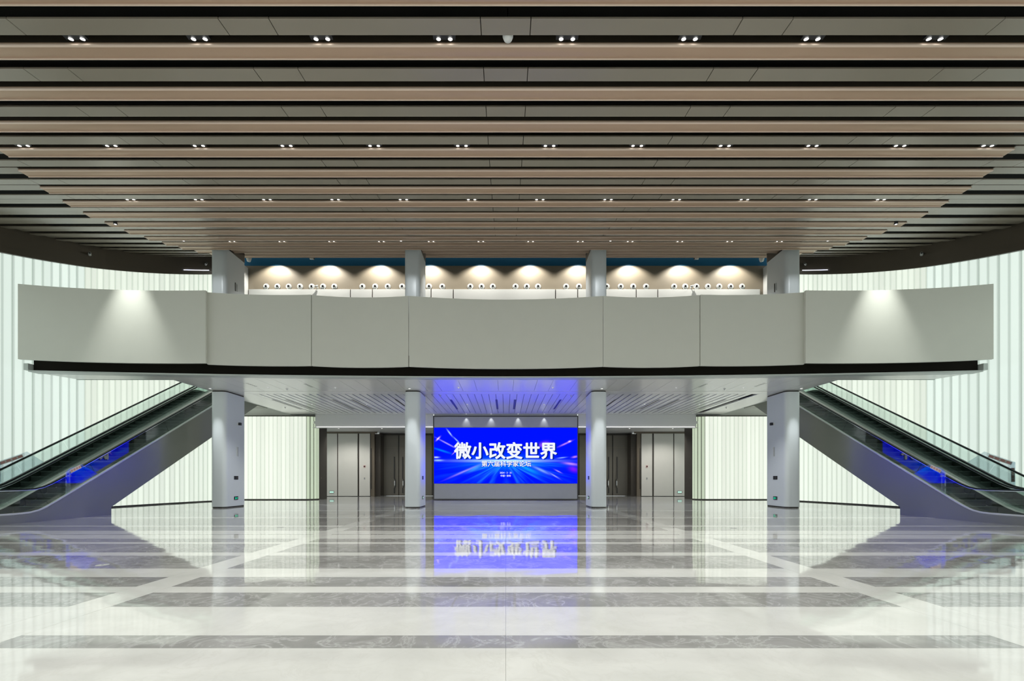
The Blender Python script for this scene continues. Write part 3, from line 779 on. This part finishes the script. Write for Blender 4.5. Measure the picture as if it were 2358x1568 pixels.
text('第六届科学家论坛', 'subtitle_lettering', 1166, 1067.5, 114, .018, scr, M['letter'], y=-.014)
text('2024 · 3 · 31', 'date_lettering', 1164.5, 1088.5, 27, .012, scr, M['letter'], y=-.014)
text('中国', 'country_lettering', 1157.4, 1095.5, 9.4, .012, scr, M['letter'], y=-.014)
text('·', 'dot_lettering', 1164.2, 1095.5, 1.2, .012, scr, M['letter'], y=-.014)
text('深圳', 'city_lettering', 1171.2, 1095.5, 9.4, .012, scr, M['letter'], y=-.014)
for xx in (1074, 1131, 1193, 1253):
    X = pX(xx, SD)
    t = thing('screen_downlight', 'tiny soffit downlight above the LED screen', 'downlight', (X, SD - .14, SZ - .02), 'downlights above the LED screen')
    MB().lathe((0,0,0), (0,0,-1), [(.04, -.01), (.04, .004), (.03, .004)], 14).build('trim_ring', M['white'], t, True)
    MB().cyl((0,0,-.002), (0,0,1), .03, .02, 14).build('lens', M['softlamp'], t)
    spot('wash_beam', (X, SD - .14, SZ - .03), (X, SD - .06, 4.4), 26, 62, .9, (.93,.97,1), .02, t)

# ================================================================== DOOR WALLS
DD = 34.0; DL = 35.2
for s in (-1, 1):
    side = 'left' if s < 0 else 'right'
    X_in, X_out = SX1 + e + .0, BAYX
    bk = struct(bx('wall_bulkhead_' + side, M['white'], None, s*X_in, s*X_out, 28.80, 28.95, 4.62, SZ + .19), 'white bulkhead above the dark doors')
    t = thing('cove_lamp', 'bright linear cove lamp under the white bulkhead', 'lamp', (0, 28.78, 4.60), 'cove lamps under the bulkheads')
    bx('ledge', M['white'], t, s*X_in, s*(X_out + .1), -.10, .30, -.045, -.018)
    bx('tube', M['strip'], t, s*X_in, s*(X_out - .1), -.03, .0, -.017, .018)
    struct(bx('ceiling_lobby_' + side, M['white'], None, s*4.5, s*16.0, 28.96, 36.0, 4.84, 5.0), 'white lobby ceiling before the dark doors')
    dw = struct(bx('wall_doors_' + side, M['brown'], None, s*9.85, s*16.0, DD + .06, DD + .3, 0, 4.84), 'door wall with pale upright panels')
    for (a, b) in ((752, 776.2), (778.4, 823.3), (827, 852)):
        bx('wall_panel', M['doorpanel'], dw, s*-pX(a, DD), s*-pX(b, DD), DD, DD + .058, .03, 4.70, .006)
    bx('panel_head', M['bronze'], dw, s*9.6, s*13.6, DD - .02, DD + .05, 4.705, 4.84)
    tr = MB(); tr.box(s*9.80, s*10.06, DD - .02, DD + 1.2, 0, 4.70)
    tr.build('bronze_jamb', M['bronze'], dw)
    bx('slim_handle', M['brown'], dw, s*10.0, s*10.08, DD - .05, DD - .021, .55, 3.6)
    # recess side, head and back
    bx('recess_side', M['brown'], dw, s*9.42, s*9.79, DD + .25, DL + .4, 0, 4.7)
    struct(bx('wall_recess_' + side, M['brown'], None, s*4.45, s*9.8, DL + .08, DL + .3, 0, 4.84), 'dark wall around the tall doors')
    bx('threshold', M['strip'] if False else M['chrome'], dw, s*4.6, s*9.4, DL - .12, DL - .04, 0, .012)
    for i, (a, b) in enumerate(((882.5, 917), (919.5, 955), (958, 994.5))):
        x0, x1 = s*-pX(a, DL), s*-pX(b, DL)
        x0, x1 = min(x0, x1), max(x0, x1)
        dn = struct(bx('door_%d' % (i + 1 + (0 if s < 0 else 3)), M['doorleaf'], None, x0, x1, DL, DL + .06, .02, 3.72), 'tall dark bronze door leaf')
        bx('door_transom', M['doorleaf'], dn, x0, x1, DL + .01, DL + .06, 3.76, 4.68)
        bx('door_frame', M['bronze'], dn, x0, x1, DL + .0, DL + .07, 3.722, 3.758)
        hx = (s*-pX(908.7, DL)) if i == 0 else (s*-pX(928, DL) if i == 1 else s*-pX(985, DL))
        if i < 2:
            hm = MB()
            pth = [(hx, -.02, 3.02), (hx, -.10, 3.0), (hx, -.10, 1.35), (hx - s*.09, -.10, 1.22), (hx - s*.09, -.10, .72), (hx, -.10, .6), (hx, -.10, .22), (hx, -.02, .2)]
            rr = []
            for (x, y, z) in pth:
                rr.append([(x - .028, DL + y, z), (x + .028, DL + y, z), (x + .028, DL + y - .035, z), (x - .028, DL + y - .035, z)])
            hm.sweep(rr).build('pull_handle', M['black'], dn)
            bx('grip_plate', M['deck'], dn, hx - .025, hx + .025, DL - .02, DL - .001, .80, 1.16)
    # fittings on the pale panels
    t = thing('fire_alarm', 'small dark red call point on a pale door wall panel', 'call point', (s*-pX(839.5, DD), DD, pZ(1074, DD)), 'call points on the pale panels')
    bx('box', M['red'], t, -.07, .07, -.05, 0, -.075, .075, .006); bx('button', M['black'], t, -.05, .05, -.056, -.05, -.05, .05)
    t = thing('card_reader', 'small grey card reader below the call point', 'card reader', (s*-pX(839.5, DD), DD, pZ(1102, DD)), 'card readers on the pale panels')
    bx('body', M['stone'], t, -.045, .045, -.04, 0, -.08, .08, .006); bx('lens', M['black'], t, -.02, .02, -.044, -.04, .01, .05)
    exit_sign('pale lit exit sign at the foot of a pale panel', (s*-pX(764, DD), DD, .33), 0, 'exit signs at the foot of the pale panels', M['palegreen'], (.34, .17), True)
    # lobby downlights before the doors
    for X in (6.2, 8.6, 11.6):
        t = thing('lobby_downlight', 'recessed lobby downlight before the dark doors', 'downlight', (s*X, 31.6, 4.82), 'lobby downlights before the doors')
        MB().lathe((0,0,0), (0,0,-1), [(.07, -.01), (.07, .005), (.05, .005)], 16).build('trim_ring', M['white'], t, True)
        MB().cyl((0,0,-.003), (0,0,1), .05, .02, 16).build('lens', M['lamp'], t)
        spot('lobby_beam', (s*X, 31.6, 4.80), (s*X, 32.1, 0), 150 if X < 10 else 330, 140, .6, (1,.97,.92), .04, t)

# ================================================================== ESCALATORS
SL = .573
def blend(lo, hi_fn, d, wd=.45):      # smooth maximum of a flat run and the incline
    h = hi_fn(d); k = wd
    x = (h - lo)/k
    if x > 12: return h
    if x < -12: return lo
    return lo + k*math.log(1 + math.exp(x))
TOPZ = 6.2
def cap(z, top, k=.25):
    x = (top - z)/k
    if x > 12: return z
    if x < -12: return top
    return top - k*math.log(1 + math.exp(x))
def panel_top(d): return cap(blend(.27, lambda q: .98 + SL*(q - 15.8), d, .09), TOPZ + .2, .1)
def rail_z(d): return cap(blend(1.02, lambda q: 1.60 + SL*(q - 15.8), d, .09), TOPZ + .95, .1)
def step_z(d): return cap(blend(.0, lambda q: .80 + SL*(q - 15.8), d, .06), TOPZ, .08)
def panel_bot(d): return .30 + .563*(d - 17.15)
D0, D1, DB = 11.6, 27.6, 17.15
dgrid = [D0] + [D0 + .25*i for i in range(1, int((D1 - D0)/.25))] + [D1]
step_me = None
def step_mesh():
    w = .50
    prof = [(0, -.21), (.02, -.12), (.012, -.02), (0, 0), (.395, 0), (.395, -.05), (.36, -.21)]
    return MB().prism(prof, lambda p: (-w, p[0], p[1]), lambda p: (w, p[0], p[1])).mesh('step')
step_me = step_mesh(); step_me.materials.append(M['step'])
nose_me = MB().box(-.5, .5, -.006, .03, -.004, .006).mesh('nosing'); nose_me.materials.append(M['nosing'])
TOE = .04                              # the escalators draw together slightly towards the rear
def toe_in(o, s, d_pivot=17.0):
    o.rotation_euler = (0, 0, s*TOE)
    x, y, z = o.location
    px_, py_ = s*15.0, d_pivot
    c_, n_ = math.cos(s*TOE), math.sin(s*TOE)
    o.location = (px_ + (x - px_)*c_ - (y - py_)*n_, py_ + (x - px_)*n_ + (y - py_)*c_, z)
def escalator(s, xin, xout, label, group, cl_in, cl_out):
    """xin / xout: handrail lines nearer to / farther from the middle of the hall (positive numbers)."""
    cx = (xin + xout)/2
    t = thing('escalator', label, 'escalator', (s*cx, D0, 0), group)
    inv = Matrix.Translation(t.location).inverted()
    def part(o): o.parent = t; o.matrix_parent_inverse = inv; return o
    # side cladding
    for (xa, xb, nm) in ((xin - cl_in, xin - cl_in + .03, 'side_cladding'), (xout + cl_out - .03, xout + cl_out, 'side_cladding')):
        top = [(d, panel_top(d)) for d in dgrid]
        bot = [(D1, min(panel_bot(D1), 5.6)), (DB + 9.4, 5.6), (DB, .30), (DB, 0), (D0, 0)]
        part(MB().prism(top + bot, lambda p: (s*xa, p[0], p[1]), lambda p: (s*xb, p[0], p[1])).build(nm, M['cladding']))
    # underside
    um = MB(); x0, x1 = s*(xin - cl_in + .03), s*(xout + cl_out - .03)
    pth = [(DB + .02, 0), (DB + .02, .32), (DB + 9.42, 5.62), (D1, 5.62)]
    rr = [[(x0, d, z), (x1, d, z), (x1, d + .0, z + .06), (x0, d + .0, z + .06)] for d, z in pth]
    part(um.sweep(rr).build('underside', M['cladding']))
    for (x, so, sgn) in ((xin, cl_in, 1), (xout, cl_out, -1)):
        # sgn: +1 on the side nearer to the middle; deck between cladding and inner skirt
        o_edge = x - sgn*so; i_edge = x + sgn*.06
        rr = [[(s*o_edge, d, panel_top(d) - .02), (s*i_edge, d, panel_top(d) - .06), (s*i_edge, d, panel_top(d) - .03), (s*o_edge, d, panel_top(d) + .05)] for d in dgrid]
        part(MB().sweep(rr).build('deck', M['deck']))
        rr = [[(s*i_edge, d, step_z(d) - .12), (s*(i_edge + sgn*.012), d, step_z(d) - .12), (s*(i_edge + sgn*.012), d, panel_top(d) - .035), (s*i_edge, d, panel_top(d) - .035)] for d in dgrid]
        part(MB().sweep(rr).build('skirt', M['skirt']))
        # handrail with return at the lower newel
        rw, rh = .04, .028
        path = [(d, rail_z(d)) for d in dgrid]
        newel = [(D0 - .42*math.sin(a), .62 + .40*math.cos(a)) for a in [PI*i/8 for i in range(8, 0, -1)]]
        full = newel + path
        rr = []
        for i, (d, z) in enumerate(full):
            a = full[max(i-1, 0)]; b = full[min(i+1, len(full)-1)]
            tx, tz = b[0]-a[0], b[1]-a[1]; L = math.hypot(tx, tz) or 1
            nx, nz_ = -tz/L, tx/L
            rr.append([(s*(x - rw), d - nx*rh*.3, z - nz_*rh*.3), (s*(x + rw), d - nx*rh*.3, z - nz_*rh*.3), (s*(x + rw*.8), d + nx*rh, z + nz_*rh), (s*(x - rw*.8), d + nx*rh, z + nz_*rh)])
        part(MB().sweep(rr).build('handrail', M['rubber']))
        # bright guide profile under the handrail
        rr = [[(s*(x - .02), d, rail_z(d) - .035), (s*(x + .02), d, rail_z(d) - .035), (s*(x + .02), d, rail_z(d) - .012), (s*(x - .02), d, rail_z(d) - .012)] for d in dgrid]
        part(MB().sweep(rr).build('rail_profile', M['chrome']))
        # glass panes
        cuts = [D0, 13.35, 15.0, 16.7, 18.4, 20.1, 21.8, 23.5, 25.2, D1]
        lean = .28                       # joints stand square to the incline
        for a, b in zip(cuts, cuts[1:]):
            la = 0 if a < 14 else -lean; lb = 0 if (b < 14 or b > 25.9) else -lean
            nn = 8
            pl, pt = [], []
            for i in range(nn + 1):
                q = a + .008 + (b - a - .016)*i/nn; lq = la + (lb - la)*i/nn
                pl.append((q, panel_top(q) - .01)); pt.append((q + lq, rail_z(q + lq) - .03))
            prof = pl + pt[::-1]
            part(MB().prism(prof, lambda p: (s*(x - .006), p[0], p[1]), lambda p: (s*(x + .006), p[0], p[1])).build('glass_pane', M['glass']))
    # steps
    d = 12.3
    while d < 26.6:
        z = step_z(d + .2)
        if 14.2 < d < 25.4 or True:
            zz = step_z(d + .02)
            st_ = part(add('step', step_me, None)); st_.matrix_parent_inverse = Matrix.Identity(4)
            st_.location = Vector((s*cx, d, zz + .03)) - t.location
            sx = (xout - xin - .15)
            st_.scale = (sx, 1, 1)
            ns = add('nosing', nose_me, None, st_)
        d += .35
    toe_in(t, s)
    # landing plate
    part(bx('landing_plate', M['deck'], None, s*(xin + .08), s*(xout - .08), D0 - .6, 12.3, .0, .02))
    return t
for s in (-1, 1):
    en = escalator(s, 15.0, 16.38, 'escalator nearer to the columns with bronze grey cladding and glass balustrades', 'escalators nearer to the columns', .14, .08)
    ef = escalator(s, 16.62, 17.78, 'escalator against the backlit glass wall with glass balustrades', 'escalators against the backlit wall', .08, .14)
    # acrylic guards with printed strips
    def guard(X, pts, label, group, strips):
        gt = thing('acrylic_guard', label, 'guard', (s*X, pts[0][0], pts[0][1]), group)
        inv = Matrix.Translation(gt.location).inverted()
        o = MB().prism(pts, lambda p: (s*X, p[0], p[1]), lambda p: (s*(X - .012), p[0], p[1])).build('sheet', M['acrylic'], gt); o.matrix_parent_inverse = inv
        (a, b) = pts[0]; (a2, b2) = pts[-1]
        o = MB().box(s*(X - .014), s*(X - .06), a - .01, a + .11, b2 + .02, b).build('bent_edge', M['acrylic'], gt); o.matrix_parent_inverse = inv
        toe_in(gt, s)
        for st_ in strips:
            (y0, z0, y1, z1) = st_
            dv = Vector((y1 - y0, z1 - z0)); L = dv.length; dv /= L; nv = Vector((-dv.y, dv.x))
            def q(u, v): return (y0 + dv.x*u + nv.x*v, z0 + dv.y*u + nv.y*v)
            o = MB().prism([q(0, -.06), q(L, -.06), q(L, .06), q(0, .06)], lambda p: (s*(X - .0125), p[0], p[1]), lambda p: (s*(X - .015), p[0], p[1])).build('printed_strip', M['sticker'], gt); o.matrix_parent_inverse = inv
            for c in range(4):
                u = L*(c + .5)/4
                o = MB().prism([q(u - L*.09, -.035), q(u + L*.09, -.035), q(u + L*.09, .035), q(u - L*.09, .035)], lambda p: (s*(X - .0155), p[0], p[1]), lambda p: (s*(X - .017), p[0], p[1])).build('red_mark', M['red'], gt); o.matrix_parent_inverse = inv
    guard(14.93, [(15.5, 1.58), (15.62, 1.70), (16.05, 1.88), (16.72, 1.52), (15.5, .82)], 'clear acrylic climb guard on the deck of the escalator nearer to the columns', 'guards on the escalators nearer to the columns', [(15.66, 1.62, 16.02, 1.80)])
    guard(17.90, [(15.9, 1.95), (16.9, 2.38), (17.5, 2.0), (15.9, 1.04)], 'clear acrylic climb guard between the escalator and the backlit wall', 'guards beside the backlit wall', [(16.0, 1.90, 16.75, 2.22), (15.96, 1.25, 15.97, 1.75)])

# floor socket covers
for (xx, yy) in ((646, 1214), (1690, 1216), (236, 1301)):
    d = HC*F/(yy - HY)
    t = thing('floor_cover', 'small round steel cover set in the marble floor', 'cover', (pX(xx, d), d, 0), 'steel covers in the floor')
    MB().cyl((0,0,0), (0,0,1), .09, .003, 20).build('plate', M['stone'], t); MB().cyl((0,0,.003), (0,0,1), .02, .002, 12).build('screw', M['chrome'], t)

# tiny lenses need no light sampling of their own (their beams are lamps)
for k_ in ('lamp', 'softlamp', 'green', 'palegreen', 'letter', 'lettershadow', 'wallback'):
    M[k_].cycles.emission_sampling = 'NONE'
